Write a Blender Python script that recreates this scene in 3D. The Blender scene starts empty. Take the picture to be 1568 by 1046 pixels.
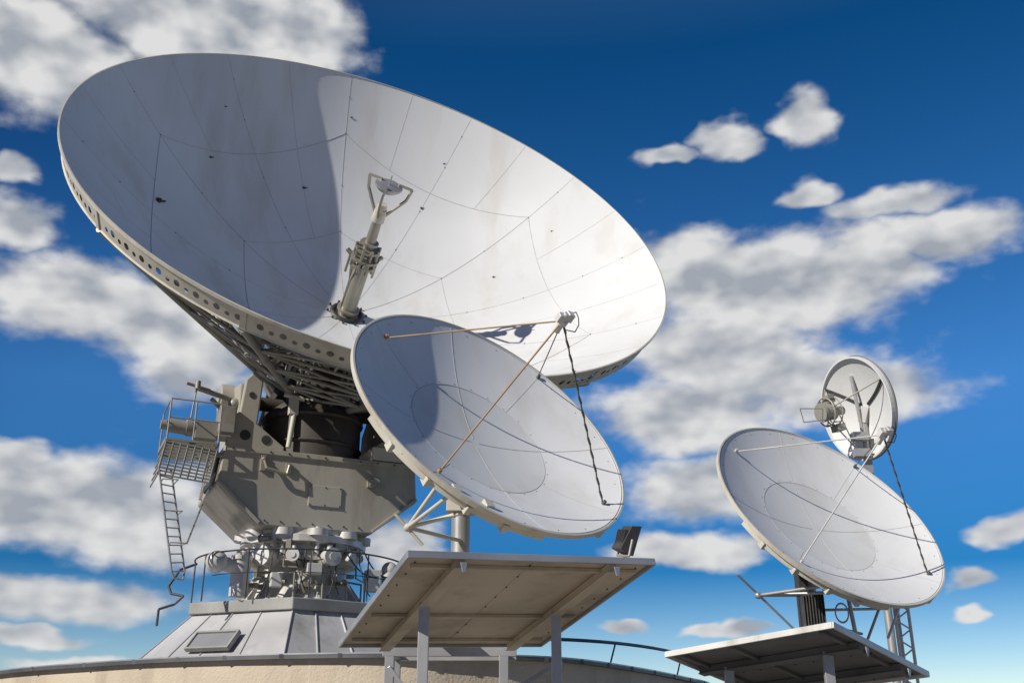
import bpy, bmesh, math, random
from mathutils import Vector as V
random.seed(4)
sc=bpy.context.scene
EYE=1.7
# ------------------------------------------------------------------ materials
def mat(name,col,rough=.5,metal=0.0,var=.12,scale=3.0,dirt=(.25,.2,.14),dirt_amt=.25,streak=False,bump=.0,bscale=60,tone=False):
    m=bpy.data.materials.new(name);m.use_nodes=True;nt=m.node_tree;N=nt.nodes;Lk=nt.links
    b=N['Principled BSDF'];b.inputs['Roughness'].default_value=rough;b.inputs['Metallic'].default_value=metal
    tc=N.new('ShaderNodeTexCoord')
    mp=N.new('ShaderNodeMapping');Lk.new(tc.outputs['Object'],mp.inputs[0])
    mp.inputs['Scale'].default_value=(1,1,.18) if streak else (1,1,1)
    n1=N.new('ShaderNodeTexNoise');n1.inputs['Scale'].default_value=scale;n1.inputs['Detail'].default_value=7;n1.inputs['Roughness'].default_value=.62
    Lk.new(mp.outputs[0],n1.inputs['Vector'])
    r=N.new('ShaderNodeMapRange');r.inputs['From Min'].default_value=.5;r.inputs['From Max'].default_value=.75;r.inputs['To Min'].default_value=0;r.inputs['To Max'].default_value=dirt_amt
    Lk.new(n1.outputs[0],r.inputs[0])
    n2=N.new('ShaderNodeTexNoise');n2.inputs['Scale'].default_value=scale*.35;n2.inputs['Detail'].default_value=4
    Lk.new(tc.outputs['Object'],n2.inputs['Vector'])
    r2=N.new('ShaderNodeMapRange');r2.inputs['From Min'].default_value=.3;r2.inputs['From Max'].default_value=.7;r2.inputs['To Min'].default_value=1-var;r2.inputs['To Max'].default_value=1+var*.4
    Lk.new(n2.outputs[0],r2.inputs[0])
    mx=N.new('ShaderNodeMix');mx.data_type='RGBA';mx.inputs[6].default_value=(*col,1);mx.inputs[7].default_value=(*dirt,1);Lk.new(r.outputs[0],mx.inputs[0])
    vm=N.new('ShaderNodeVectorMath');vm.operation='SCALE';Lk.new(mx.outputs[2],vm.inputs[0]);Lk.new(r2.outputs[0],vm.inputs['Scale'])
    out=vm.outputs[0]
    if tone:
        at=N.new('ShaderNodeAttribute');at.attribute_name='tone';v2=N.new('ShaderNodeVectorMath');v2.operation='SCALE';Lk.new(out,v2.inputs[0]);Lk.new(at.outputs['Fac'],v2.inputs['Scale']);out=v2.outputs[0]
    Lk.new(out,b.inputs['Base Color'])
    rr=N.new('ShaderNodeMapRange');rr.inputs['To Min'].default_value=max(.05,rough-.1);rr.inputs['To Max'].default_value=min(1,rough+.15);Lk.new(n1.outputs[0],rr.inputs[0]);Lk.new(rr.outputs[0],b.inputs['Roughness'])
    if bump>0:
        n3=N.new('ShaderNodeTexNoise');n3.inputs['Scale'].default_value=bscale;n3.inputs['Detail'].default_value=5;Lk.new(tc.outputs['Object'],n3.inputs['Vector'])
        bp=N.new('ShaderNodeBump');bp.inputs['Strength'].default_value=bump;bp.inputs['Distance'].default_value=.02;Lk.new(n3.outputs[0],bp.inputs['Height']);Lk.new(bp.outputs[0],b.inputs['Normal'])
    return m
M={}
M['dish']=mat('dish_white_paint',(.64,.65,.645),.6,var=.08,scale=1.1,dirt=(.45,.41,.33),dirt_amt=.5,streak=True,tone=True)
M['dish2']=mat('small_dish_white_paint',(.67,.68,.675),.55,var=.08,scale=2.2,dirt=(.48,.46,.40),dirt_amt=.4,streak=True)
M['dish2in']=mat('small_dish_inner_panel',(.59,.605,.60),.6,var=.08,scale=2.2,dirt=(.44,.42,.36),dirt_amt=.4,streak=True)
M['seam']=mat('panel_seam_sealant',(.43,.43,.42),.7)
M['back']=mat('reflector_back_paint',(.17,.165,.15),.6,var=.2)
M['cream']=mat('cream_paint',(.55,.53,.45),.5,var=.15,scale=2.5,dirt=(.3,.22,.13),dirt_amt=.5,streak=True)
M['truss']=mat('truss_grey_paint',(.33,.32,.28),.42,.15,var=.25,scale=2,dirt=(.16,.12,.08),dirt_amt=.6)
M['yoke']=mat('yoke_beige_paint',(.45,.425,.36),.42,.15,var=.2,scale=1.6,dirt=(.2,.16,.11),dirt_amt=.65,streak=True,bump=.08,bscale=9)
M['ped']=mat('pedestal_light_grey_paint',(.66,.65,.61),.38,.15,var=.2,scale=3,dirt=(.22,.17,.11),dirt_amt=.75,streak=True)
M['dark']=mat('dark_steel',(.055,.055,.055),.5,.2,var=.3,scale=4)
M['cw']=mat('counterweight_dark_paint',(.07,.06,.05),.6,var=.3,scale=3,dirt=(.03,.025,.02),dirt_amt=.7,streak=True)
M['galv']=mat('galvanised_steel',(.42,.42,.41),.4,.5,var=.25,scale=5)
M['mast']=mat('feed_mast_grey',(.34,.32,.26),.36,.35,var=.25,scale=5)
M['wood']=mat('strut_ochre',(.38,.25,.12),.6,var=.25,scale=12)
M['stg']=mat('strut_grey',(.50,.50,.47),.5,var=.2,scale=12)
M['rope']=mat('strut_dark_wrapped',(.10,.10,.08),.8,var=.3,scale=20)
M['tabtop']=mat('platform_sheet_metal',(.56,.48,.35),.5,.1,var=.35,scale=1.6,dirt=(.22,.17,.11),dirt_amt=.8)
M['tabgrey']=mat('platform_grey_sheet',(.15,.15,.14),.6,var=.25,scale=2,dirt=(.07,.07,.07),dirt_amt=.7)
M['plinth']=mat('plinth_sheet_metal',(.62,.62,.62),.38,.3,var=.25,scale=2.2,dirt=(.27,.26,.24),dirt_amt=.7,streak=True)
M['slab']=mat('plinth_slab_concrete',(.32,.32,.30),.8,var=.25,scale=4,bump=.2)
M['stucco']=mat('beige_stucco',(.57,.49,.37),.9,var=.2,scale=1.5,dirt=(.36,.30,.22),dirt_amt=.7,streak=True,bump=.6,bscale=25)
M['flash']=mat('roof_edge_flashing',(.10,.11,.12),.5,.3,var=.3)
M['roof']=mat('roof_membrane',(.2,.2,.2),.9)
M['glass']=mat('hatch_grey_cover',(.27,.28,.29),.4,.2)
# ------------------------------------------------------------------ mesh builder
def perp(d):
    d=d.normalized();u=V((0,0,1)) if abs(d.z)<.9 else V((1,0,0))
    x=d.cross(u).normalized();return x,d.cross(x).normalized()
class Part:
    def __init__(s,name,m,bevel=0): s.n=name;s.m=m;s.v=[];s.f=[];s.s=[];s.bv=bevel;s.tone=None
    def add(s,vs,fs,smooth=False):
        o=len(s.v);s.v+=[V(p) for p in vs];s.f+=[tuple(i+o for i in f) for f in fs];s.s+=[smooth]*len(fs)
    def tube(s,p,q,r,r2=None,seg=10,cap=True):
        p=V(p);q=V(q);r2=r if r2 is None else r2
        if (q-p).length<1e-5:return
        x,y=perp(q-p);A=[];B=[]
        for i in range(seg):
            a=2*math.pi*i/seg;d=x*math.cos(a)+y*math.sin(a);A.append(p+d*r);B.append(q+d*r2)
        s.add(A+B,[(i,(i+1)%seg,seg+(i+1)%seg,seg+i) for i in range(seg)],True)
        if cap: s.add(A,[tuple(range(seg))[::-1]]);s.add(B,[tuple(range(seg))])
    def path(s,pts,r,seg=6):
        for a,b in zip(pts[:-1],pts[1:]): s.tube(a,b,r,seg=seg)
    def box(s,c,X,Y,Z):
        c=V(c);vs=[c+X*i+Y*j+Z*k for i in(-1,1) for j in(-1,1) for k in(-1,1)]
        s.add(vs,[(0,1,3,2),(4,6,7,5),(0,4,5,1),(2,3,7,6),(0,2,6,4),(1,5,7,3)])
    def beam(s,p,q,w,h,up=V((0,0,1))):
        p=V(p);q=V(q);d=q-p;x=d.cross(up)
        if x.length<1e-4:x=d.cross(V((1,0,0)))
        x.normalize();y=x.cross(d).normalized();s.box((p+q)/2,x*w/2,d/2,y*h/2)
    def prism(s,poly,vec):
        n=len(poly);vec=V(vec);A=[V(p) for p in poly];B=[p+vec for p in A]
        s.add(A+B,[tuple(range(n))[::-1],tuple(range(n,2*n))]+[(i,(i+1)%n,n+(i+1)%n,n+i) for i in range(n)])
    def rev(s,P,prof,seg=64,smooth=True,a0=0,a1=2*math.pi):
        full=abs(a1-a0-2*math.pi)<1e-6;k=seg if full else seg+1
        vs=[]
        for i in range(k):
            a=a0+(a1-a0)*i/seg
            for r,z in prof: vs.append(P(r*math.cos(a),r*math.sin(a),z))
        m=len(prof);fs=[]
        for i in range(seg):
            j=(i+1)%k
            for t in range(m-1): fs.append((i*m+t,j*m+t,j*m+t+1,i*m+t+1))
        s.add(vs,fs,smooth)
    def torus(s,P,R,r,z=0,seg=64,sg=6,a0=0,a1=2*math.pi):
        s.rev(P,[(R+r*math.cos(t*2*math.pi/sg),z+r*math.sin(t*2*math.pi/sg)) for t in range(sg+1)],seg,True,a0,a1)
    def sphere(s,c,r,seg=16):
        c=V(c);s.rev(lambda x,y,z:c+V((x,y,z)),[(r*math.sin(math.pi*i/10)+1e-5,-r*math.cos(math.pi*i/10)) for i in range(11)],seg)
    def build(s,root):
        me=bpy.data.meshes.new(s.n);me.from_pydata([tuple(p) for p in s.v],[],s.f)
        for p,f in zip(me.polygons,s.s):p.use_smooth=f
        if s.tone:
            at=me.attributes.new('tone','FLOAT','FACE')
            for i,t in enumerate(s.tone):at.data[i].value=t
        bm=bmesh.new();bm.from_mesh(me);bmesh.ops.recalc_face_normals(bm,faces=bm.faces);bm.to_mesh(me);bm.free()
        me.materials.append(M[s.m]);o=bpy.data.objects.new(s.n,me);sc.collection.objects.link(o)
        o.parent=root;o.location=V((0,0,EYE))-root.location
        if s.bv:
            b=o.modifiers.new('bevel','BEVEL');b.width=s.bv;b.segments=2;b.limit_method='ANGLE';b.angle_limit=math.radians(40)
        return o
def root(name,loc):
    e=bpy.data.objects.new(name,None);e.location=loc;sc.collection.objects.link(e);return e
def frame(C,n):
    C=V(C);n=V(n).normalized();a=V((0,0,1)).cross(n).normalized();b=n.cross(a)
    return (lambda x,y,z:C+a*x+b*y+n*z),a,b,n
def wf(c):
    c=V(c);return lambda x,y,z:c+V((x,y,z))
# ================================================================== BIG ANTENNA
O=V((-3.85,20,0));tx=V((.905,.425,0)).normalized();ty=V((-tx.y,tx.x,0))
def L(x,y,z):return O+tx*x+ty*y+V((0,0,z))
big=root('satellite_dish_antenna',(-3.85,20,EYE+2.1))
P,a1,b1,n1=frame((-2.456,17.514,9.974),(.349,-.7419,.5725))
R=6.0;D=3.07
zf=lambda r:-D+D*(r/R)**2
r_in=.43*R;r_m=.81*R
def hexr(r,f):
    g=((f-30)%60)-30;return r*math.cos(math.radians(30))/math.cos(math.radians(g))
p=Part('reflector_front','dish')
prof=[(max(R*i/40,.28) if i else .3,zf(max(R*i/40,.3))) for i in [0]+list(range(3,41))]
p.rev(P,prof,168)
tones=[];tb={}
for i in range(168):
    for t in range(len(prof)-1):
        f=(i+.5)*360/168;r=(prof[t][0]+prof[t+1][0])/2
        ring=0 if r<hexr(r_in,f) else (1 if r<hexr(r_m,f) else 2)
        tones.append(tb.setdefault((ring,int(f//30)),random.uniform(.97,1.015)))
p.tone=tones;p.build(big)
p=Part('reflector_back','back');p.rev(P,[(.3+(R-.32)*i/30,zf(.3+(R-.32)*i/30)-.06) for i in range(31)],120);p.build(big)
p=Part('reflector_rim','cream');p.rev(P,[(R-.015,.006),(R+.012,.006),(R+.012,-.05)],168,False);p.build(big)
p=Part('panel_seams','seam')
def pp(x,y):return P(x,y,zf(math.hypot(x,y))+.001)
def seam(r0,f0,r1,f1,k=10,rad=.005):
    A=(r0*math.cos(math.radians(f0)),r0*math.sin(math.radians(f0)));B=(r1*math.cos(math.radians(f1)),r1*math.sin(math.radians(f1)))
    pts=[pp(A[0]+(B[0]-A[0])*t/k,A[1]+(B[1]-A[1])*t/k) for t in range(k+1)]
    for q,w in zip(pts[:-1],pts[1:]):p.tube(q,w,rad,seg=4,cap=False)
for k in range(6):
    f=30+60*k
    seam(r_in,f,r_in,f+60,14,.0055);seam(r_m,f,r_m,f+60,20,rad=.007)
    seam(.35,f,r_in,f);seam(r_in,f,r_m,f,rad=.006)
    seam(hexr(r_in,f+30),f+30,hexr(r_m,f+30),f+30,rad=.004)
    if k%2:seam(hexr(r_in,f+15),f+15,hexr(r_m,f+15),f+15,rad=.003)
    seam(r_m,f,R-.02,f,6,rad=.0045)
    for g in(15,30,45): seam(hexr(r_m,f+g),f+g,R-.02,f+g,6,rad=.0032)
    seam(.35,f+30,hexr(r_in,f+30),f+30,rad=.003)
p.build(big)
p=Part('panel_bolts','dark')
for k in range(6):
    for rr_ in(r_in,r_m,.62*R,.93*R):
        for df in(0,30):
            f=math.radians(30+60*k+df);q=pp(rr_*math.cos(f),rr_*math.sin(f))
            p.tube(q,q+n1*.012,.013,seg=8)
for (x,y,s_) in[(-4.1,.6,1),(-3.1,2.9,.5),(1.9,3.3,.5),(3.3,1.0,.4),(-.9,3.4,.6),(.6,2.2,.4),(-2.9,4.2,.35),(.1,5.2,.35),(2.4,4.3,.3),(4.6,1.8,.3)]:
    q=pp(x,y);p.tube(q,q+n1*.05*s_,.06*s_,seg=8)
    p.tube(q,q+n1*.03+a1*.13*s_,.02*s_,seg=6)
p.build(big)
# perforated skirt
p=Part('perforated_rim_skirt','cream')
NC=204
def sk(f,w):
    rr=R-.01-.10*w;return P(rr*math.cos(f),rr*math.sin(f),-.05-.36*w)
for i in range(NC):
    f0=2*math.pi*i/NC;df=2*math.pi/NC
    hr=(.165,.32) if i%2 else (.12,.235)
    cs=[sk(f0,0),sk(f0+df,0),sk(f0+df,1),sk(f0,1)]
    if i%17==0: p.add(cs,[(0,1,2,3)]);continue
    K=16;out=[];inn=[]
    for k in range(K):
        a=2*math.pi*(k+.5)/K;c,s_=math.cos(a),math.sin(a);m=max(abs(c),abs(s_))
        out.append(sk(f0+df*(.5+.5*c/m),.5+.5*s_/m));inn.append(sk(f0+df*(.5+hr[1]*c),(.5 if i%2 else .58)+hr[0]*s_))
    p.add(out+inn,[(k,(k+1)%K,K+(k+1)%K,K+k) for k in range(K)])
    p.add([out[1],cs[2],out[2]],[(0,1,2)]);p.add([out[5],cs[3],out[6]],[(0,1,2)]);p.add([out[9],cs[0],out[10]],[(0,1,2)]);p.add([out[13],cs[1],out[14]],[(0,1,2)])
p.rev(P,[(R-.11,-.41),(R-.22,-.43)],132,False)
p.rev(P,[(R-.105,-.385),(R-.085,-.415),(R-.12,-.44)],132,False)
for i in range(12):
    f=math.radians(i*30);dr=(sk(f,0)-P(0,0,-.05)).normalized();q0=sk(f,0)+dr*.012;q1=sk(f,1)+dr*.012
    p.beam(q0,q1,.10,.02,dr)
p.build(big)
# backing truss
p=Part('backing_truss','truss')
rh,zh=1.2,-4.9
def ch(r):return -.42+(zh+.42)*((R-.12)-r)/((R-.12)-rh)
def pc(r,f,z):return P(r*math.cos(f),r*math.sin(f),z)
st=[R-.12,4.9,3.9,2.9,2.0,rh]
NR=12
for i in range(NR):
    f=math.radians(i*30);g=math.radians(i*30+30);h=(f+g)/2
    p.tube(pc(st[0],f,ch(st[0])),pc(rh,f,zh),.065,seg=8)
    for k,r in enumerate(st):
        top=pc(r,f,zf(r)-.13);bot=pc(r,f,ch(r))
        if k:p.tube(top,bot,.032,seg=6)
        if k<len(st)-1:
            r2=st[k+1]
            p.tube(pc(r,f,ch(r)),pc(r2,f,zf(r2)-.13),.03,seg=6)
            p.tube(top,pc(r2,f,zf(r2)-.13),.03,seg=6)
        if 0<k:
            p.tube(bot,pc(r,g,ch(r)),.035,seg=6)
        if k in(1,2,3):
            p.tube(bot,pc(st[k+1],g,ch(st[k+1])),.024,seg=6);p.tube(pc(r,g,ch(r)),pc(st[k+1],f,ch(st[k+1])),.024,seg=6)
        if k==0:
            m2=pc(R-.13,h,-.42);p.tube(m2,pc(st[1],f,ch(st[1])),.028,seg=6);p.tube(m2,pc(st[1],g,ch(st[1])),.028,seg=6)
            m3=pc(st[1]*.96,h,ch(st[1])+.02);p.tube(m3,m2,.024,seg=6)
p.build(big)
p=Part('stiffening_gussets','truss')
for i in range(NR):
    f=math.radians(i*30);r=R-.12
    p.prism([pc(r,f,-.41),pc(r-.9,f,zf(r-.9)-.10),pc(r-.9,f,ch(r-.9))],(pc(1,f+math.pi/2,0)-pc(0,0,0))*.03)
p.build(big)
p=Part('hub_drum','cw')
p.rev(P,[(rh+.05,-4.45),(rh+.05,-5.15)],48);p.rev(P,[(rh+.05,-5.15),(.9,-5.15)],48,False);p.rev(P,[(.5,-3.15),(.75,-4.45),(rh+.05,-4.45)],48)
p.torus(P,rh+.08,.06,-4.5);p.torus(P,rh+.08,.06,-5.1)
p.build(big)
p=Part('counterweight','cw')
p.rev(P,[(1.08,-5.15),(1.08,-6.5)],48);p.rev(P,[(.001,-6.5),(1.08,-6.5)],48,False);p.torus(P,1.08,.05,-6.45);p.torus(P,1.08,.05,-5.7)
for k in range(12):
    f=2*math.pi*k/12;p.beam(pc(1.11,f,-5.2),pc(1.11,f,-6.4),.05,.06,n1)
p.build(big)
# feed mast
p=Part('feed_mast','mast')
ax=lambda z:P(0,0,z)
p.tube(ax(-D),ax(-1.75),.165,seg=24);p.tube(ax(-1.45),ax(-.75),.115,.10,seg=20)
p.tube(ax(-D-.3),ax(-D+.02),.26,seg=24)
for z,r,h in[(-1.83,.27,.06),(-1.66,.30,.05),(-1.45,.26,.05),(-1.30,.18,.05),(-2.95,.24,.05)]:p.tube(ax(z),ax(z+h),r,seg=24)
for k in range(9):
    f=2*math.pi*k/9;q=pc(.24,f,-1.9);p.tube(q,q+n1*.55,.035,seg=8)
for k in range(3):
    f=2*math.pi*k/3+.4;q=pc(.33,f,-2.15);p.tube(q,q+n1*.5,.028,seg=8)
    p.tube(pc(.33,f,-1.7),pc(.43,f,-1.65),.05,seg=8)
p.path([pc(.18,2.2,-D+.1),pc(.19,2.2,-2.4),pc(.22,2.4,-1.9)],.018);p.path([pc(.18,3.2,-D+.1),pc(.19,3.3,-2.2),pc(.3,3.4,-1.7)],.014)
p.build(big)
p=Part('feed_mast_base','dark');p.torus(P,.32,.05,-D+.03,32)
for k in range(10):q=pc(.42,2*math.pi*k/10,-D+.02);p.tube(q,q+n1*.04,.025,seg=6)
p.build(big)
p=Part('feed_horn','cream');p.tube(ax(-.75),ax(-.48),.14,.12,seg=20);p.tube(ax(-.48),ax(-.36),.10,seg=20);p.build(big)
p=Part('subreflector_frame','mast')
for k in range(3):
    f=2*math.pi*k/3+.15
    p.beam(pc(.12,f,-.62),pc(.46,f,-.22),.045,.045,n1);p.beam(pc(.46,f,-.22),pc(.52,f,.03),.045,.045,n1);p.beam(pc(.52,f,.03),pc(.2,f,.10),.045,.045,n1)
p.build(big)
p=Part('subreflector','galv');p.rev(P,[(.001,-.12),(.1,-.105),(.2,-.05),(.28,.03)],32);p.rev(P,[(.28,.03),(.28,.07),(.001,.09)],32,False)
p.tube(ax(.09),ax(.28),.012);p.build(big)
# ---- yoke
p=Part('yoke_cradle','yoke',.03)
p.prism([L(x,-1.1,z) for x,z in[(-2.15,4.9),(-2.22,4.15),(-1.4,3.46),(.75,3.46),(1.65,4.15),(1.6,4.9)]],ty*2.2)
for sg,x0 in((1,-2.12),(-1,1.57)):
    X=lambda d:x0+sg*d
    p.prism([L(X(0),-1.0,4.9),L(X(.03),-1.0,5.45),L(X(.2),-1.0,5.6),L(X(.26),-1.0,6.25),L(X(.42),-1.0,6.45),L(X(.6),-1.0,6.3),L(X(.55),-1.0,5.4),L(X(1.1),-1.0,5.0),L(X(1.1),-1.0,4.9)],ty*.12)
    p.prism([L(X(.18),-.87,6.2),L(X(.18),.3,6.4),L(X(.18),.9,5.9),L(X(.18),1.0,4.9),L(X(.18),-.87,4.9)],tx*sg*.35)
p.build(big)
p=Part('yoke_weld_ribs','yoke',.01)
p.box(L(-.25,-1.12,4.84),tx*1.88,ty*.025,V((0,0,.05)))
p.beam(L(-2.2,-1.14,4.2),L(-1.4,-1.14,3.5),.06,.06,ty);p.beam(L(1.63,-1.14,4.2),L(.75,-1.14,3.5),.06,.06,ty)
for y in(-.6,0,.6):p.beam(L(-2.2,y,4.85),L(-2.24,y,4.18),.05,.08,tx)
p.prism([L(-2.24,-.9,4.8),L(-2.24,.3,4.8),L(-2.28,.1,4.2),L(-2.28,-.8,4.2)],tx*-.02)
p.box(L(-.2,-1.115,4.1),tx*.32,ty*.012,V((0,0,.2)))
p.build(big)
p=Part('yoke_holes','dark')
for x,z,r in[(-1.78,5.15,.1),(-1.38,5.1,.09),(-1.72,5.95,.06),(1.2,5.15,.1)]:
    q=L(x,-1.003,z);p.tube(q,q-ty*.008,r,seg=20)
for x in[-2.0+.35*i for i in range(11)]:q=L(x,-1.145,4.84);p.tube(q,q-ty*.015,.018,seg=6)
for x in[-1.3+.3*i for i in range(8)]:q=L(x,-1.1,3.56);p.tube(q,q-ty*.02,.016,seg=6)
for x in(-.49,-.2,.09):
    for z in(3.93,4.27):q=L(x,-1.127,z);p.tube(q,q-ty*.01,.014,seg=6)
p.build(big)
p=Part('yoke_handle','mast',.01)
p.path([L(-1.42,-1.12,4.72),L(-1.42,-1.22,4.66),L(-1.36,-1.24,4.5),L(-.98,-1.24,4.42),L(-.94,-1.22,4.6),L(-.94,-1.12,4.62)],.035,8)
p.box(L(-1.42,-1.12,4.62),tx*.05,ty*.03,V((0,0,.15)));p.box(L(-.94,-1.12,4.56),tx*.05,ty*.03,V((0,0,.1)))
p.box(L(.75,-1.13,4.45),tx*.14,ty*.03,V((0,0,.10)));p.box(L(.75,-1.17,4.45),tx*.1,ty*.03,V((0,0,.06)))
p.build(big)
p=Part('elevation_bearings','yoke',.01)
for x in(-2.05,1.55):p.tube(L(x-.12,0,6.1),L(x+.12,0,6.1),.3,seg=28);p.tube(L(x-.16,0,6.1),L(x+.16,0,6.1),.17,seg=20)
p.build(big)
p=Part('elevation_shaft','cw')
p.tube(L(-2.1,0,6.1),L(1.6,0,6.1),.14,seg=20)
for x in(-1.1,-.5,.1,.6):p.beam(L(x,0,6.1),P((x+.25)*1.0,-.5,-4.5),.12,.3,tx)
p.beam(L(-1.2,.1,6.1),P(-.95,-.9,-4.0),.1,.1);p.beam(L(.8,.1,6.1),P(.95,-.9,-4.0),.1,.1)
A_=L(-.3,-.1,0);p.rev(wf(A_),[(.98,4.9),(.98,5.85),(.7,6.1)],40);p.torus(wf(A_),.98,.05,5.75,40);p.torus(wf(A_),.98,.04,5.2,40)
p.build(big)
p=Part('elevation_jack','cream',.008)
p.tube(L(-.95,-1.0,5.0),L(-.85,-.95,6.0),.05,seg=14);p.box(L(-.9,-.95,5.85),tx*.09,ty*.07,V((0,0,.18)));p.tube(L(-1.1,-.98,6.05),L(-.7,-.98,6.0),.045)
p.box(L(1.0,-.95,5.05),tx*.3,ty*.15,V((0,0,.13)))
p.build(big)
# ---- azimuth turntable and pedestal
cx=-.28
pc0=L(cx,0,0);PW=wf(pc0)
p=Part('azimuth_pedestal','ped')
p.rev(PW,[(1.26,2.12),(1.26,2.2),(1.0,2.22)],48,False);p.rev(PW,[(1.1,2.2),(.86,2.8),(.80,3.0)],48)
p.rev(PW,[(.80,2.86),(1.06,2.9),(1.06,2.99),(.98,3.0)],48,False);p.rev(PW,[(.98,2.99),(.98,3.22)],48);p.rev(PW,[(.98,3.2),(1.2,3.24),(1.2,3.36),(1.12,3.4),(1.12,3.46),(.2,3.47)],48,False)
for k in range(16):
    f=2*math.pi*k/16+.1;c,s_=math.cos(f),math.sin(f);t=V((-s_,c,0))*.018
    p.prism([PW(.93*c,.93*s_,2.62)-t,PW(1.0*c,1.0*s_,2.2)-t,PW(1.24*c,1.24*s_,2.2)-t],t*2)
p.build(big)
p=Part('turntable_bosses','ped',.02)
for k in range(11):
    f=2*math.pi*k/11;c,s_=math.cos(f),math.sin(f);q=PW(1.12*c,1.12*s_,0)
    p.tube(q+V((0,0,3.34)),q+V((0,0,3.47)),.2,seg=20);p.tube(q+V((0,0,3.47)),q+V((0,0,3.52)),.05,seg=6);p.tube(q+V((0,0,3.0)),q+V((0,0,3.34)),.04,seg=8)
for k in range(28):
    f=2*math.pi*k/28;q=PW(1.02*math.cos(f),1.02*math.sin(f),0);p.tube(q+V((0,0,2.99)),q+V((0,0,3.05)),.025,seg=6)
for f,rr_,sz in((-2.45,1.16,.14),(-1.95,1.2,.17),(-1.5,1.2,.11),(-.95,1.2,.15),(-.6,1.2,.12)):
    c,s_=math.cos(f),math.sin(f);q=PW(rr_*c,rr_*s_,2.95);o_=V((c,s_,0))
    p.tube(q-o_*.2,q+o_*.14,sz,seg=20);p.tube(q+o_*.14,q+o_*.18,sz*1.12,seg=20);p.tube(q+o_*.18,q+o_*.2,sz*.5,seg=12)
    p.tube(q+V((0,0,sz*.8)),q+V((0,0,sz+.08)),sz*.35,seg=10)
p.sphere(L(-2.05,-.95,2.78),.2);p.tube(L(-2.05,-.95,2.78),L(-1.65,-.85,2.72),.13,seg=16)
p.tube(L(-1.6,-.85,2.2),L(-1.6,-.85,2.85),.17,seg=20);p.tube(L(-1.6,-.85,2.85),L(-1.6,-.85,2.92),.2,seg=20);p.tube(L(-1.6,-.85,2.92),L(-1.35,-.6,3.05),.07,seg=10)
p.tube(L(1.25,-.8,2.2),L(1.25,-.8,2.8),.15,seg=18);p.sphere(L(1.25,-.8,2.85),.16)
p.box(L(-.35,-1.22,2.72),tx*.14,ty*.1,V((0,0,.1)));p.box(L(.85,-1.0,2.6),tx*.13,ty*.13,V((0,0,.2)));p.box(L(-1.0,-1.1,2.5),tx*.1,ty*.08,V((0,0,.13)))
p.build(big)
p=Part('pedestal_fittings','mast',.006)
rnd=random.Random(11)
for k in range(34):
    f=-math.pi+ .1+rnd.random()*3.0;rr_=1.0+rnd.random()*.3;z=2.35+rnd.random()*.95;c,s_=math.cos(f),math.sin(f);q=PW(rr_*c,rr_*s_,z);o_=V((c,s_,0));t=V((-s_,c,0))
    w_=rnd.random()
    if w_<.4:p.box(q,t*(.04+.06*rnd.random()),o_*.05,V((0,0,.03+.07*rnd.random())))
    elif w_<.7:p.tube(q-t*.1,q+t*.1,.03+.03*rnd.random(),seg=12);p.tube(q-t*.12,q-t*.1,.07,seg=12)
    else:p.tube(q-o_*.12,q+o_*.08,.05,seg=12);p.tube(q+o_*.05,q+o_*.08,.075,seg=6)
for k in range(7):
    f=-2.9+.42*k;z=2.45+.1*(k%4);c,s_=math.cos(f),math.sin(f);c2,s2=math.cos(f+.6),math.sin(f+.6)
    p.path([PW(1.02*c,1.02*s_,3.1),PW(1.22*c,1.22*s_,3.05),PW(1.22*c,1.22*s_,z),PW(1.24*c2,1.24*s2,z),PW(1.24*c2,1.24*s2,2.2)],.02,8)
p.build(big)
p=Part('cables','dark')
def sag(a,b,s,r=.022,k=8,off=V((0,0,0))):
    a=V(a);b=V(b);pts=[a.lerp(b,t/k)+V((0,0,-s*4*(t/k)*(1-t/k)))+off*(4*(t/k)*(1-t/k)) for t in range(k+1)];p.path(pts,r,6)
for i in range(6):
    x=-1.1+i*.3+.07*(i%2);sag(L(x,-1.15,3.0+.05*(i%3)),L(x+.3*(1 if i%2 else -.6),-1.15,2.2+.1*(i%2)),.1+.05*(i%3),.012,8,-ty*.12)
sag(L(.6,-1.2,3.1),L(1.3,-.9,2.75),.2,.014);sag(L(-1.3,-1.1,3.2),L(-.2,-1.3,2.9),.15,.014);sag(L(.2,-1.3,3.1),L(1.0,-1.1,2.7),.2,.014)
p.build(big)
p=Part('ring_handrail','dark')
p.torus(PW,2.0,.016,2.95,48,6,math.radians(185),math.radians(350));p.torus(PW,2.0,.009,2.55,48,6,math.radians(230),math.radians(350))
for d in range(190,351,32):
    f=math.radians(d);p.tube(PW(2*math.cos(f),2*math.sin(f),2.12),PW(2*math.cos(f),2*math.sin(f),2.95),.014,seg=6)
p.path([PW(-2.0,-.2,2.95),PW(-2.25,-.35,2.82),PW(-2.4,-.45,2.5),PW(-2.3,-.55,2.35),PW(-2.05,-.6,2.3),PW(-2.2,-.6,2.15),PW(-2.45,-.7,2.05),PW(-2.45,-.7,1.75)],.024,8)
p.build(big)
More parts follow.
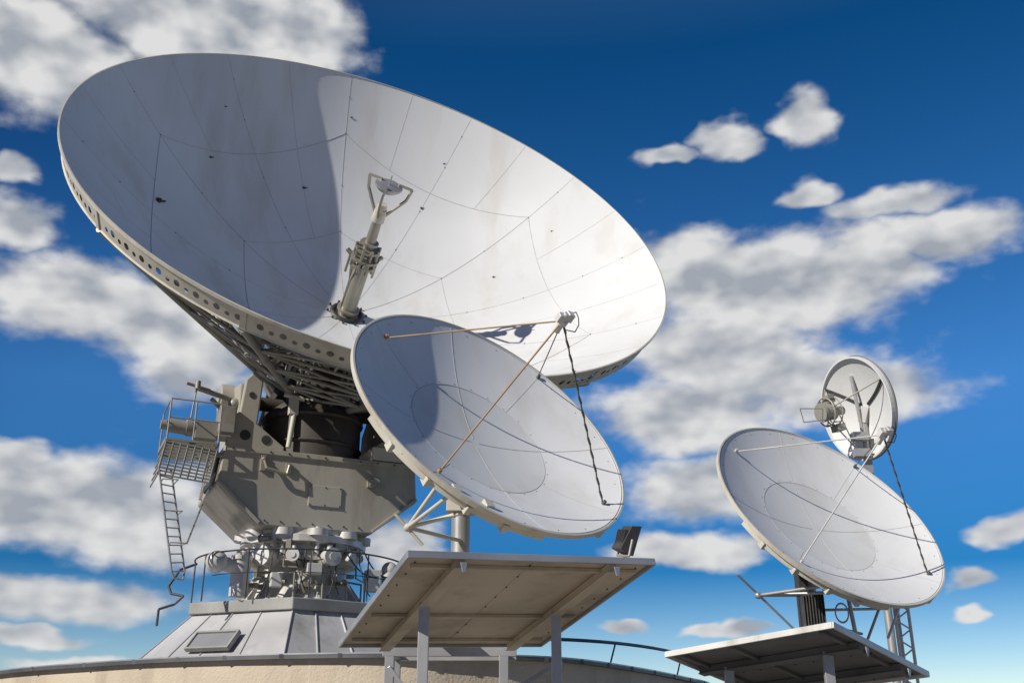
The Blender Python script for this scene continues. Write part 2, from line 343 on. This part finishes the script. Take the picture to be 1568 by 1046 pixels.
# ---- service platform + ladder
p=Part('service_platform','truss')
bx0,bx1,y0,y1=-3.2,-2.3,-1.3,-.2
for z in(4.84,):
    for i in range(9):p.beam(L(bx0,y0+(y1-y0)*i/8,z),L(bx1,y0+(y1-y0)*i/8,z),.03,.04)
    for x in(bx0,bx1):p.beam(L(x,y0,z),L(x,y1,z),.05,.07)
for i in range(11):
    t=i/10;p.beam(L(bx0+.0-.08*t,y0-.05*t,4.8-.62*t),L(bx1-.1*t,y0-.05*t,4.72-.62*t),.02,.03)
for i in range(8):
    t=i/7;x=bx0+(bx1-bx0)*t;p.beam(L(x,y0,4.8-.08*t),L(x-.09,y0-.05,4.18-.08*t),.02,.03)
for i in range(6):
    t=i/5;p.beam(L(bx0-.08*t,y0,4.8-.62*t),L(bx0-.08*t,y1,4.8-.62*t),.02,.03)
for x,y in((bx0,y0),(bx1,y0),(bx0,y1),((bx0+bx1)/2,y0)):p.tube(L(x,y,4.84),L(x,y,5.6),.016,seg=6)
for z in(5.25,5.6):
    p.tube(L(bx0,y0,z),L(bx1,y0,z),.014,seg=6);p.tube(L(bx0,y0,z),L(bx0,y1,z),.014,seg=6)
p.beam(L(bx1,y0,4.3),L(-2.65,y0,3.0),.03,.03);p.beam(L(bx1,y1,4.84),L(-2.2,y1,4.2),.06,.06)
p.beam(L(bx0,y1,4.8),L(-2.2,y1,4.8),.06,.08);p.beam(L(bx0,y0+.1,4.8),L(-2.1,y0+.3,4.7),.06,.08)
p.build(big)
p=Part('ladder','galv')
A0,A1=L(-3.28,-1.35,4.3),L(-2.85,-1.35,2.5);B0,B1=L(-3.05,-1.2,4.3),L(-2.62,-1.2,2.55)
p.tube(A0,A1,.018,seg=6);p.tube(B0,B1,.018,seg=6)
for i in range(13):p.tube(A0.lerp(A1,i/12),B0.lerp(B1,i/12),.013,seg=6)
for k in range(3):
    t=.15+.3*k;c=A0.lerp(A1,t);p.path([c,c+ty*-.3,c+ty*-.35+tx*.25,B0.lerp(B1,t)],.012)
p.path([A1,A1+V((0,0,-.1))+tx*.05,A1+V((0,0,-.12))+tx*.2,B1],.018)
p.build(big)
p=Part('drive_motor','truss',.01)
p.tube(L(-3.15,-.9,5.2),L(-2.35,-.9,5.15),.13,seg=16);p.tube(L(-3.3,-.9,5.2),L(-3.1,-.9,5.2),.09,seg=14);p.tube(L(-2.85,-.9,5.2),L(-2.75,-.9,5.2),.17,seg=16);p.box(L(-2.5,-.9,5.15),tx*.2,ty*.15,V((0,0,.17)))
p.box(L(-2.15,-.9,5.35),tx*.15,ty*.2,V((0,0,.3)))
p.tube(L(-2.75,-1.0,5.95),L(-1.85,-.7,5.85),.05,seg=12);p.tube(L(-2.95,-1.05,6.0),L(-2.5,-.95,5.95),.03);p.tube(L(-2.45,-.9,5.8),L(-1.9,-.6,5.45),.045);p.sphere(L(-2.0,-.75,5.8),.12)
p.tube(L(-2.75,-1.1,5.9),L(-2.75,-1.1,6.05),.05);p.tube(L(-2.75,-1.0,5.95),L(-2.8,-1,5.3),.015)
p.build(big)
# ================================================================== plinth on roof
pl=root('antenna_plinth',(-3.95,20,EYE+1))
p=Part('sheet_metal_skirt','plinth',.006)
hx=lambda r,z,k,ro=-84:V((-4.0+r*math.cos(math.radians(ro+60*k)),19.95+r*math.sin(math.radians(ro+60*k)),z))
for k in range(6):
    p.add([hx(2.15,1.9,k),hx(2.15,1.9,k+1),hx(3.0,1.1,k+1),hx(3.0,1.1,k)],[(0,1,2,3)])
    for t in(.0,.2,.42,.7):
        u0=hx(2.15,1.9,k).lerp(hx(2.15,1.9,k+1),t);u1=hx(3.0,1.1,k).lerp(hx(3.0,1.1,k+1),t);d=V((0,0,.01));p.beam(u0+d,u1+d,.022,.03)
    p.add([hx(3.0,1.1,k),hx(3.0,1.1,k+1),hx(3.0,.6,k+1),hx(3.0,.6,k)],[(0,1,2,3)])
p.build(pl)
p=Part('top_slab','slab',.015)
p.prism([hx(2.25,1.9,k) for k in range(6)],V((0,0,.2)))
p.build(pl)
p=Part('hatch','glass',.02)
c=(hx(2.6,1.5,5)+hx(2.6,1.5,6))/2-V((.0,.05,-.02));e1=(hx(1,0,6)-hx(1,0,5)).normalized();e2=(hx(3,1.1,5)+hx(3,1.1,6)-hx(2.15,1.9,5)-hx(2.15,1.9,6)).normalized();nn=e1.cross(e2).normalized()
if nn.z<0:nn=-nn
p.box(c+nn*.02+e2*.22-e1*.1,e1*.42,e2*.17,nn*.03);p.build(pl)
p=Part('hatch_frame','slab',.01)
for s1 in(-1,1):p.box(c+nn*.03+e2*(.22+.19*s1)-e1*.1,e1*.46,e2*.02,nn*.045);p.box(c+nn*.03+e2*.22+e1*(-.1+.44*s1),e1*.02,e2*.17,nn*.045)
p.build(pl)
# ================================================================== rotunda building
rb=root('rotunda_building',(-4,26,0))
ctrl=[(-15.5,32),(-13.2,25.4),(-9.66,19.9),(-6.33,16.8),(-4.2,15.5),(-2.08,14.92),(-.79,15.1),(.755,16.0),(1.99,18.3),(3.4,21.8),(4.68,25.7),(5,31),(2,37),(-5,40),(-12,38)]
def cr(c,k=10):
    o=[];n=len(c)
    for i in range(n):
        p0,p1,p2,p3=[V((*c[(i+j-1)%n],0)) for j in range(4)]
        for t in range(k):
            t/=k;o.append(.5*((2*p1)+(p2-p0)*t+(2*p0-5*p1+4*p2-p3)*t*t+(3*p1-p0-3*p2+p3)*t**3))
    return o
cv=cr(ctrl);n=len(cv);cc=V((-4,26,0))
def off(d):return [q+(q-cc).normalized()*d for q in cv]
def strip(p,a,za,b,zb,sm=True):
    p.add([q+V((0,0,za)) for q in a]+[q+V((0,0,zb)) for q in b],[(i,(i+1)%n,n+(i+1)%n,n+i) for i in range(n)],sm)
p=Part('stucco_wall','stucco');strip(p,cv,.97,cv,-EYE);p.build(rb)
p=Part('edge_flashing','flash');o1=off(.12);o2=off(-.2);strip(p,o1,.92,o1,.975,True);strip(p,o1,.92,off(.02),.92);strip(p,o1,.975,o2,1.0)
for i in range(0,n,4):
    q=o1[i];d=(q-cc).normalized();t=V((-d.y,d.x,0));p.box(q+d*.004+V((0,0,.95)),t*.03,d*.01,V((0,0,.035)))
p.build(rb)
p=Part('flashing_lip','galv');strip(p,off(.125),.975,off(.125),.995);strip(p,off(.125),.995,off(.0),1.003);p.build(rb)
p=Part('roof_deck','roof');o=off(-.2);p.add([q+V((0,0,.96)) for q in o]+[cc+V((0,0,1.15))],[(i,(i+1)%n,n) for i in range(n)]);p.build(rb)
p=Part('roof_conduit','flash')
pts=[V((.1+4.2*t,20.4+5.0*t*t+1.2*t,1.62+.12*t)) for t in [i/12 for i in range(13)]]
p.path(pts,.035,8)
for i in(0,6,12):p.tube(pts[i],V((pts[i].x-.2,pts[i].y+.2,.95)),.02,seg=6)
p.build(rb)
# ================================================================== small offset dishes
def small(name,C,n,base,light='wood'):
    rt=root(name,base);P,a,b,nn=frame(C,n);R=1.75;D=.42;zf=lambda r:-D+D*(r/R)**2
    pc=lambda r,f,z:P(r*math.cos(math.radians(f)),r*math.sin(math.radians(f)),z)
    p=Part('reflector_outer','dish2');p.rev(P,[(R*.5+R*.5*i/14,zf(R*.5+R*.5*i/14)) for i in range(15)],120);p.build(rt)
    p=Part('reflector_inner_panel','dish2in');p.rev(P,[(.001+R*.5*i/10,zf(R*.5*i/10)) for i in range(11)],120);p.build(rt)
    p=Part('reflector_back','cream');p.rev(P,[(.001+(R-.01)*i/16,zf((R-.01)*i/16)-.03) for i in range(17)],100)
    p.rev(P,[(R-.01,.004),(R+.012,.004),(R+.012,-.055),(R-.06,-.06)],120,False);p.torus(P,R*.72,.025,zf(R*.72)-.05,80)
    p.rev(P,[(R-.03,-.065),(R-.02,-.14),(R-.16,-.16),(R-.17,-.1)],40,False,math.radians(192),math.radians(268));p.build(rt)
    p=Part('back_ribs','cream',.004)
    for f in range(0,360,30):
        p.beam(pc(.3,f,zf(.3)-.08),pc(R*.72,f,zf(R*.72)-.07),.03,.08,nn);p.beam(pc(R*.72,f,zf(R*.72)-.075),pc(R-.03,f,-.065),.025,.05,nn)
    for f in(205,222,238,252,300,330):
        q=pc(R-.05,f,-.13);p.box(q,a*.035,b*.05,nn*.05)
    p.build(rt)
    p=Part('panel_seams','seam')
    def sm(r0,f0,r1,f1,rad=.004,k=12):
        A=pc(r0,f0,0)-P(0,0,0);B=pc(r1,f1,0)-P(0,0,0);pts=[]
        for t in range(k+1):
            w=A.lerp(B,t/k);pts.append(P(0,0,0)+w+nn*(zf(w.length)+.001))
        for q,w in zip(pts[:-1],pts[1:]):p.tube(q,w,rad,seg=4,cap=False)
    for f in(87,177,267,-3):sm(.06,f,R-.01,f,.003)
    for f in(42,132,222,312):sm(R*.5,f,R-.01,f,.002)
    p.torus(P,R*.5,.0035,zf(R*.5)+.001,100,4);p.torus(P,R*.985,.005,zf(R*.985)+.002,100,4);p.build(rt)
    p=Part('rivets','dark')
    for k in range(24):
        q=pc(R*.5+.03,k*15,zf(R*.5+.03));p.tube(q,q+nn*.004,.006,seg=6);q=pc(R*.95,k*15+4,zf(R*.95));p.tube(q,q+nn*.004,.007,seg=6)
    p.build(rt)
    fd=1.395
    F=P(0,0,fd)
    names=[(131,.88,light,.010),(223,.84,light,.010),(317,.89,'rope',.013),(42,.95,'rope',.007)]
    for i,(f,r,mt,rad) in enumerate(names):
        p=Part('feed_strut_%d'%(i+1),mt);q=pc(R*r,f,zf(R*r));s=F+(q-F).normalized()*.06
        if mt=='rope' and rad>.012:
            K=26;pr=s
            for k in range(1,K+1):
                w=s.lerp(q,k/K)+a*(.005 if k%2 else -.005);p.tube(pr,w,rad*(.7+.4*(k%2)),seg=6);pr=w
        else:p.tube(s,q,rad,seg=8)
        p.tube(q,q+nn*.05,.022,seg=8);p.build(rt)
    p=Part('feed_unit','ped',.006)
    p.tube(P(0,0,fd-.14),P(0,0,fd-.03),.05,.04,seg=18);p.tube(P(0,0,fd-.04),P(0,0,fd+.01),.065,seg=18);p.tube(P(0,0,fd),P(0,0,fd+.10),.035,seg=12)
    p.box(P(.06,.02,fd+.06),a*.04,b*.045,nn*.05);p.box(P(-.07,-.03,fd+.04),a*.045,b*.035,nn*.045);p.box(P(.02,.08,fd+.02),a*.05,b*.02,nn*.03);p.build(rt)
    p=Part('feed_cable','dark')
    p.path([P(.08,.03,fd+.1),P(.14,.06,fd+.12),P(.19,.03,fd+.08),P(.2,-.03,fd+.03),P(.15,-.1,fd-.03),P(.03,-.1,fd-.04)],.006)
    p.build(rt)
    return rt,P,a,b,nn,pc
C2=(-.199,10.801,3.253);n2=(.5282,-.6332,.5657)
rt,P2,a,b,nn,pc2=small('satellite_dish_antenna.001',C2,n2,(-.6,11.5,0))
p=Part('support_mast','galv');p.tube((-.59,11.55,.86),(-.59,11.55,2.45),.108,seg=28);p.tube((-.59,11.55,1.75),(-.59,11.55,1.8),.125,seg=28);p.build(rt)
p=Part('mast_base_frame','galv',.005)
p.box(V((-.59,11.55,.85)),V((.2,0,0)),V((0,.2,0)),V((0,0,.012)))
p.beam((-1.42,11.55,.78),(.05,11.55,.78),.1,.1);p.beam((-1.42,12.3,.78),(.05,12.3,.78),.08,.1)
for x in(-1.34,-.09):
    p.box(V((x,11.55,(.73-EYE)/2)),V((.05,0,0)),V((0,.05,0)),V((0,0,(.73+EYE)/2)));p.box(V((x,12.3,(.73-EYE)/2)),V((.04,0,0)),V((0,.04,0)),V((0,0,(.73+EYE)/2)));p.beam((x,11.6,.78),(x,12.26,.78),.08,.08)
p.beam((-.55,11.48,.05),(.5,10.6,.62),.04,.05);p.beam((-1.34,11.48,.62),(-1.0,11.48,.2),.04,.04)
p.build(rt)
p=Part('mount_frame','cream',.006)
hub=P2(0,0,-.75)
p.tube(P2(0,0,-.45),P2(0,0,-.8),.25,.18,seg=20);p.beam(P2(-.5,0,-.62),P2(.5,0,-.62),.1,.1,nn);p.beam(P2(0,-.7,-.55),P2(0,.6,-.6),.1,.1,nn)
p.beam(hub,(-.59,11.55,2.4),.16,.16);p.box(V((-.59,11.55,2.45)),V((.16,0,0)),V((0,.16,0)),V((0,0,.14)))
Nn=V((-1.10,10.6,1.97));e=pc2(1.6,232,-.1);e2=pc2(1.55,245,-.1)
p.tube(e,Nn,.022);p.tube(e2,Nn,.022);p.tube(pc2(1.2,225,-.3),Nn,.022);p.tube(Nn,(-.59,11.45,1.98),.022);p.tube(Nn+V((-.14,-.05,.14)),Nn+V((.16,.05,-.18)),.018);p.sphere(Nn,.045)
p.box(e,a*.05,b*.05,nn*.05);p.box(e2,a*.05,b*.05,nn*.05)
p.build(rt)
C3=(4.545,14.248,2.915);n3=(.3607,-.7343,.5751)
rt,P3,a,b,nn,pc3=small('satellite_dish_antenna.002',C3,n3,(4.3,14.9,0),'stg')
p=Part('support_mast','galv');p.tube((4.30,14.9,-EYE),(4.30,14.9,2.2),.108,seg=28);p.build(rt)
p=Part('mount_frame','galv',.006)
p.tube(P3(0,0,-.45),P3(0,0,-.8),.25,.18,seg=20);p.beam(P3(-.5,0,-.62),P3(.5,0,-.62),.1,.1,nn);p.beam(P3(0,-.9,-.5),P3(0,.6,-.6),.1,.1,nn)
p.beam(P3(0,0,-.75),(4.3,14.9,2.15),.16,.16)
Nn=V((3.35,14.0,1.68));e=pc3(1.6,240,-.1);e2=pc3(1.55,252,-.1)
p.tube(e,Nn,.022);p.tube(e2,Nn,.022);p.tube(Nn,(4.3,14.8,1.78),.022);p.tube(Nn+V((-.28,-.1,.26)),Nn+V((.55,.2,-.48)),.016);p.sphere(Nn,.05)
p.build(rt)
p=Part('actuator_motor','dark',.01)
c=V((4.22,14.6,1.5));p.box(c,V((.15,0,0)),V((0,.15,0)),V((0,0,.28)))
for k in range(8):p.box(c+V((-.14+.04*k,-.165,0)),V((.008,0,0)),V((0,.02,0)),V((0,0,.24)))
p.box(c+V((-.1,0,.45)),V((.07,0,0)),V((0,.1,0)),V((0,0,.2)))
p.build(rt)
p=Part('azimuth_arm','galv')
p.tube((4.4,14.6,1.55),(5.35,14.9,1.6),.02);p.tube((4.4,14.6,1.35),(5.0,14.9,1.25),.02);p.tube((4.8,14.7,1.72),(4.85,14.7,1.15),.03);p.tube((5.3,14.9,1.62),(4.9,14.8,.9),.02)
p.torus(lambda x,y,z:V((4.62+x*.7,14.5+z,1.5+y)),.13,.014,0,24,6)
p.build(rt)
wm=root('lattice_mast',(5.7,15.2,0))
p=Part('lattice','ped')
for x,y in((5.62,15.2),(5.82,15.2),(5.72,15.35)):p.tube((x,y,-EYE),(x,y,1.72),.025,seg=8)
for i in range(12):
    z=-1.5+i*.27;p.tube((5.62,15.2,z),(5.82,15.2,z+.14),.012);p.tube((5.82,15.2,z+.14),(5.62,15.2,z+.27),.012)
p.tube((5.4,15,1.2),(5.72,15.2,1.7),.02);p.tube((5.55,15.2,1.72),(5.9,15.2,1.74),.03)
p.build(wm)
# ================================================================== round microwave dish
mw=root('microwave_dish_antenna',(6.3,17.3,0))
P4,a,b,nn=frame((6.15,17.2,5.32),(-.93,-.31,-.20))
r=.90
pc4=lambda r,f,z:P4(r*math.cos(math.radians(f)),r*math.sin(math.radians(f)),z)
p=Part('reflector','dish2');p.rev(P4,[(.001+r*i/12,-.22+.2*(i/12)**2) for i in range(13)],72);p.rev(P4,[(r,-.02),(r,.03),(r+.03,.03),(r+.03,-.08),(r-.02,-.12)],72,False);p.build(mw)
p=Part('reflector_back','back');p.rev(P4,[(.001+r*i/12,-.26+.18*(i/12)**2) for i in range(13)],72);p.torus(P4,r+.01,.035,-.07,72);p.build(mw)
p=Part('cross_ribs','dark',.005)
for f in(20,140,260):
    K=6
    for k in range(K):
        r0,r1=.1+(r-.12)*k/K,.1+(r-.12)*(k+1)/K;z=lambda q:-.22+.2*(q/r)**2+.02
        p.beam(pc4(r0,f,z(r0)),pc4(r1,f,z(r1)),.035,.04,nn)
p.build(mw)
p=Part('feed_unit','truss',.006)
p.tube(P4(0,0,.5),P4(0,0,.72),.15,seg=24);p.tube(P4(0,0,.72),P4(0,0,.78),.17,seg=24);p.tube(P4(0,0,.3),P4(0,0,.5),.08,seg=16);p.torus(P4,.25,.015,.66,24);p.torus(P4,.25,.015,.5,24)
for f in range(0,360,60):p.tube(pc4(.25,f,.5),pc4(.25,f,.66),.012);p.tube(pc4(.15,f,.6),pc4(.25,f,.6),.012)
for f in(20,140,260):p.tube(pc4(.15,f,.6),pc4(r-.02,f,.0),.012)
p.box(pc4(.22,80,.55),a*.08,b*.07,nn*.07);p.box(pc4(.3,-100,.45),a*.1,b*.06,nn*.09)
p.path([P4(.1,.05,.78),P4(.1,.1,1.25),P4(.1,-.15,1.25),P4(.1,-.15,.78)],.01)
p.build(mw)
p=Part('support_mast','galv');p.tube((6.3,17.35,-EYE),(6.3,17.35,5.2),.07,seg=16);p.beam((6.3,17.35,5.1),P4(0,0,-.24),.15,.15);p.beam((6.3,17.35,4.6),P4(0,.6,-.1),.05,.05)
for z in(4.2,4.5,4.8):p.box(V((6.15,17.2,z)),V((.14,0,0)),V((0,.08,0)),V((0,0,.07)))
p.build(mw)
# ================================================================== platforms
def platform(name,NL,NR,FL,mt,beams,legs,edge='galv'):
    NL,NR,FL=V(NL),V(NR),V(FL);e1=NR-NL;e2=FL-NL;up=e1.cross(e2).normalized()
    if up.z<0:up=-up
    rt=root(name,((NL+NR)/2).to_tuple()[:2]+(0,))
    Q=lambda s,t,h=0:NL+e1*s+e2*t+up*h
    x=e1.normalized();y=e2.normalized()
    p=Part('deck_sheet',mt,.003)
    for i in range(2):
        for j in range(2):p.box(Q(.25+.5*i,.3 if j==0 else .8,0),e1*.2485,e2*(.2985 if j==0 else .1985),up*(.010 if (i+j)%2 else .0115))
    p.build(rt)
    p=Part('edge_trim',edge,.003)
    p.box(Q(.5,0,-.012)-y*.012,e1*.5+x*.02,y*.01,up*.028);p.box(Q(.5,1,-.012)+y*.012,e1*.5+x*.02,y*.01,up*.028)
    p.box(Q(0,.5,-.012)-x*.012,x*.01,e2*.5,up*.028);p.box(Q(1,.5,-.012)+x*.012,x*.01,e2*.5,up*.028)
    p.build(rt)
    p=Part('support_beams',mt,.004)
    for s in beams:
        p.box(Q(s,.5,-.05),x*.035,e2*.485,up*.035);p.box(Q(s,.5,-.088),x*.055,e2*.485,up*.004)
    for t in(.08,.6,.92):p.box(Q(.5,t,-.028),e1*.47,y*.02,up*.016)
    p.build(rt)
    p=Part('underside_bolts','dark')
    for i in range(9):
        for s in (.04,.5,.96):q=Q(s,.06+.11*i,-.012);p.tube(q,q-up*.008,.008,seg=6)
    p.build(rt)
    p=Part('legs','galv',.006)
    for s,t in legs:
        q=Q(s,t,-.05);w=V((q.x,q.y,-EYE));p.box((q+w)/2,V((.045,0,0)),V((0,.03,0)),V((0,0,(q.z-w.z)/2)))
    for s in beams:
        q=Q(s,0,-.07)-y*.03;p.prism([q-x*.03,q+x*.03,q+x*.012-up*.08,q-x*.02-up*.08],-y*.01)
    p.build(rt)
    return Q,rt
Q1,_=platform('metal_platform',(-.768,7.6,1.22),(1.156,8.4,1.285),(-1.635,10.0,.755),'tabtop',[.2,.83],[(.2,.42),(.83,.5)])
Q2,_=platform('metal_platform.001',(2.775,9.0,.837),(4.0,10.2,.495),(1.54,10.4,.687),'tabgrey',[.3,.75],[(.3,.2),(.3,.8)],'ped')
# floodlight
fl=root('floodlight',(1.05,8.4,EYE+1.3))
c=V((1.0,8.45,1.47));X=V((.93,.3,.2)).normalized();Zv=V((.25,-.1,1)).normalized();Y=Zv.cross(X).normalized();X=Y.cross(Zv)
p=Part('housing','dark',.01);p.prism([c+Zv*.13+X*.07,c+Zv*.11-X*.02,c-X*.08-Zv*.10,c-Zv*.13+X*.05],Y*.18);p.box(c+X*.03+Y*.09,X*.008,Y*.085,Zv*.11)
for k in range(6):p.box(c-X*.04+Y*(.02+.028*k)+Zv*.0,X*.03,Y*.004,Zv*.07)
p.build(fl)
p=Part('bracket','galv');p.path([c+Y*-.02,c+Y*-.02-Zv*.14,c+Y*.2-Zv*.14,c+Y*.2],.012);p.tube(c+Y*.09-Zv*.13,c+Y*.09-V((0,0,.19)),.015);p.build(fl)
# ================================================================== ground
g=bpy.data.meshes.new('ground');S=3000
g.from_pydata([(-S,-S,0),(S,-S,0),(S,S,0),(-S,S,0)],[],[(0,1,2,3)]);go=bpy.data.objects.new('ground',g);sc.collection.objects.link(go)
M['ground']=mat('concrete_ground',(.27,.25,.225),.9,var=.2,scale=.6,bump=.2);g.materials.append(M['ground'])
# ================================================================== sun + sky
AZ,EL=230,32
Ld=V((math.cos(math.radians(EL))*math.sin(math.radians(AZ)),math.cos(math.radians(EL))*math.cos(math.radians(AZ)),math.sin(math.radians(EL))))
sl=bpy.data.lights.new('sun','SUN');sl.energy=5.0;sl.angle=math.radians(.5);sl.color=(1,.945,.86)
so=bpy.data.objects.new('sun',sl);sc.collection.objects.link(so);so.rotation_euler=(-Ld).to_track_quat('-Z','Y').to_euler();so.location=Ld*50
w=bpy.data.worlds.new("World");sc.world=w;w.use_nodes=True
nt=w.node_tree;N=nt.nodes;K=nt.links;bg=N['Background'];bg.inputs[1].default_value=.1
sk_=N.new('ShaderNodeTexSky');sk_.sky_type='NISHITA';sk_.sun_disc=False;sk_.sun_elevation=math.radians(EL);sk_.sun_rotation=math.radians(AZ);sk_.ozone_density=3;sk_.dust_density=.1
tc=N.new('ShaderNodeTexCoord')
sx=N.new('ShaderNodeSeparateXYZ');K.new(tc.outputs['Generated'],sx.inputs[0])
def mth(op,a,b=None,c=None):
    m=N.new('ShaderNodeMath');m.operation=op
    for i,x in enumerate((a,b,c)):
        if x is None:continue
        if isinstance(x,(int,float)):m.inputs[i].default_value=x
        else:K.new(x,m.inputs[i])
    return m.outputs[0]
def vm(op,a,b=None,c=None,sc_=None):
    m=N.new('ShaderNodeVectorMath');m.operation=op
    for i,x in enumerate((a,b,c)):
        if x is None:continue
        if isinstance(x,tuple):m.inputs[i].default_value=x
        else:K.new(x,m.inputs[i])
    if sc_ is not None:
        if isinstance(sc_,(int,float)):m.inputs['Scale'].default_value=sc_
        else:K.new(sc_,m.inputs['Scale'])
    return m
ramp=N.new('ShaderNodeValToRGB');K.new(sx.outputs[2],ramp.inputs[0]);cr_=ramp.color_ramp
for pos,col in((0,(.80,.84,.92)),(.14,(.50,.66,.84)),(.3,(.20,.51,.79)),(.6,(.03,.31,.53)),(1,(.05,.28,.5))):
    e=cr_.elements[0] if pos==0 else (cr_.elements[1] if pos==1 else cr_.elements.new(pos));e.color=(*col,1)
tint=vm('MULTIPLY',sk_.outputs[0],ramp.outputs[0]).outputs[0];tint=vm('SCALE',tint,sc_=1.4).outputs[0]
# added dimming: sky darkened and tinted blue toward the sun to cut shadow fill
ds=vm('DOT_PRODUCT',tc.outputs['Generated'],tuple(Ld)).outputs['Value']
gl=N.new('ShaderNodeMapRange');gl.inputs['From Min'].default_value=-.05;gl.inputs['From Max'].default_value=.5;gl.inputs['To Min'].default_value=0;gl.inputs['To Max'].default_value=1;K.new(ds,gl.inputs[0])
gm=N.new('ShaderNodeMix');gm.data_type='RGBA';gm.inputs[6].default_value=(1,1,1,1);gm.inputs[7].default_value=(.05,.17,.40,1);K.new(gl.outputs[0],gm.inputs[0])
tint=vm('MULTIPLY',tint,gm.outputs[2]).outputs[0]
Az=mth('MULTIPLY',mth('ARCTAN2',sx.outputs[0],sx.outputs[1]),57.2958);Ee=mth('MULTIPLY',mth('ARCSINE',sx.outputs[2]),57.2958)
cb=N.new('ShaderNodeCombineXYZ');K.new(Az,cb.inputs[0]);K.new(Ee,cb.inputs[1]);Pd=cb.outputs[0]
def noise(vec,scale,det,rough=.55):
    t=N.new('ShaderNodeTexNoise');t.inputs['Scale'].default_value=scale;t.inputs['Detail'].default_value=det;t.inputs['Roughness'].default_value=rough;K.new(vec,t.inputs['Vector']);return t
st_=vm('MULTIPLY',Pd,(.78,1.3,1)).outputs[0]
wn=noise(st_,.3,3)
wp=vm('SUBTRACT',wn.outputs['Color'],(.5,.5,.5)).outputs[0];wp=vm('MULTIPLY',wp,(4.5,2.0,0)).outputs[0]
Pw=vm('ADD',Pd,wp).outputs[0]
blobs=[(-29.4,33.2,6.5,3.0),(-22,36.8,7.5,3.3),(-15.0,37.0,4.9,2.8),(-30,27.4,2,.9),(-29.2,24.5,3.0,1.5),(-25.5,21.4,5.5,2.2),(-20.5,20.8,5.0,2.4),(-18.5,18.7,3.5,2.2),
(-24.2,10.9,9.8,2.5),(-18.5,9.9,7.5,2.1),(-27.5,12.6,3.0,1.1),(-24.1,6.1,7.2,1.25),(-25.1,4.3,3.6,.5),(-22.5,3.0,3.2,.45),
(14.2,31.5,2.3,1.2),(18.9,32.1,1.9,1.6),(10.5,31.0,2.3,.6),(18.6,28.0,1.8,.8),(16.2,23.4,8.8,3.1),(10.8,24.6,5,2.4),(20.8,23.5,4.5,2.8),(12.4,20.2,6.5,2.4),(26.0,24.7,4.6,1.4),(23.2,26.8,3.8,.9),
(10.6,16.6,6.5,2.3),(19.3,17.0,6.2,1.8),(15.1,18.4,6,1.6),(11.4,12.6,5.3,1.9),(10.1,9.2,4.6,1.1),(25.8,9.25,2.0,.75),(23.9,7.1,1.5,.5),(24.3,5.6,1.0,.4),(6.3,5.3,1.5,.4),(11.9,4.85,2.8,.4),(-6.1,9.65,2.6,1.5),
(-60,20,12,5),(60,22,10,4),(-45,14,7,3)]
acc=None
for A,E,wa,we in blobs:
    l=vm('MULTIPLY_ADD',Pw,(1/wa,1/we,0),(-A/wa,-E/we,0)).outputs[0]
    ln=vm('LENGTH',l).outputs['Value']
    acc=ln if acc is None else mth('MINIMUM',acc,ln)
mr=N.new('ShaderNodeMapRange');mr.interpolation_type='SMOOTHSTEP';mr.inputs['From Min'].default_value=1.5;mr.inputs['From Max'].default_value=.3;K.new(acc,mr.inputs[0])
far=mth('MULTIPLY',mth('MINIMUM',mth('MAXIMUM',mth('SUBTRACT',acc,1.5),0),1.5),.25)
n1_=noise(st_,.38,7,.52)
nl_=noise(st_,.38,2,.5)
lo=vm('ADD',st_,(-.9,1.9,0)).outputs[0];n2_=noise(lo,.38,2,.5)
val=mth('SUBTRACT',mth('ADD',mr.outputs[0],mth('MULTIPLY',mth('SUBTRACT',n1_.outputs[0],.5),1.2)),far)
al=N.new('ShaderNodeMapRange');al.interpolation_type='SMOOTHSTEP';al.inputs['From Min'].default_value=.14;al.inputs['From Max'].default_value=.86;al.inputs['To Max'].default_value=.98;K.new(val,al.inputs[0])
core=mth('MULTIPLY',mth('SUBTRACT',mth('MINIMUM',acc,1.2),.7),.3)
sh=mth('ADD',mth('ADD',mth('MULTIPLY',mth('SUBTRACT',nl_.outputs[0],n2_.outputs[0]),1.9),mth('MULTIPLY',mth('SUBTRACT',n1_.outputs[0],.5),1.1)),mth('ADD',core,.58))
shc=N.new('ShaderNodeMapRange');K.new(sh,shc.inputs[0])
cm=N.new('ShaderNodeMix');cm.data_type='RGBA';cm.inputs[6].default_value=(3.6,3.9,4.4,1);cm.inputs[7].default_value=(7.4,7.4,7.35,1);K.new(shc.outputs[0],cm.inputs[0])
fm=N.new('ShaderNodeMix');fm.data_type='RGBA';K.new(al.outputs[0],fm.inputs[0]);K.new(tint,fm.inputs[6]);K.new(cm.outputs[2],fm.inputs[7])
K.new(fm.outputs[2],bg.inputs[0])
# camera
cam=bpy.data.cameras.new("Camera");co=bpy.data.objects.new("Camera",cam);sc.collection.objects.link(co);co.location=(0,0,EYE);co.rotation_euler=(math.radians(111),0,0);cam.lens=36*1539/1568;cam.clip_end=8000;sc.camera=co
sc.view_settings.view_transform='Standard';sc.view_settings.look='None';sc.view_settings.exposure=0
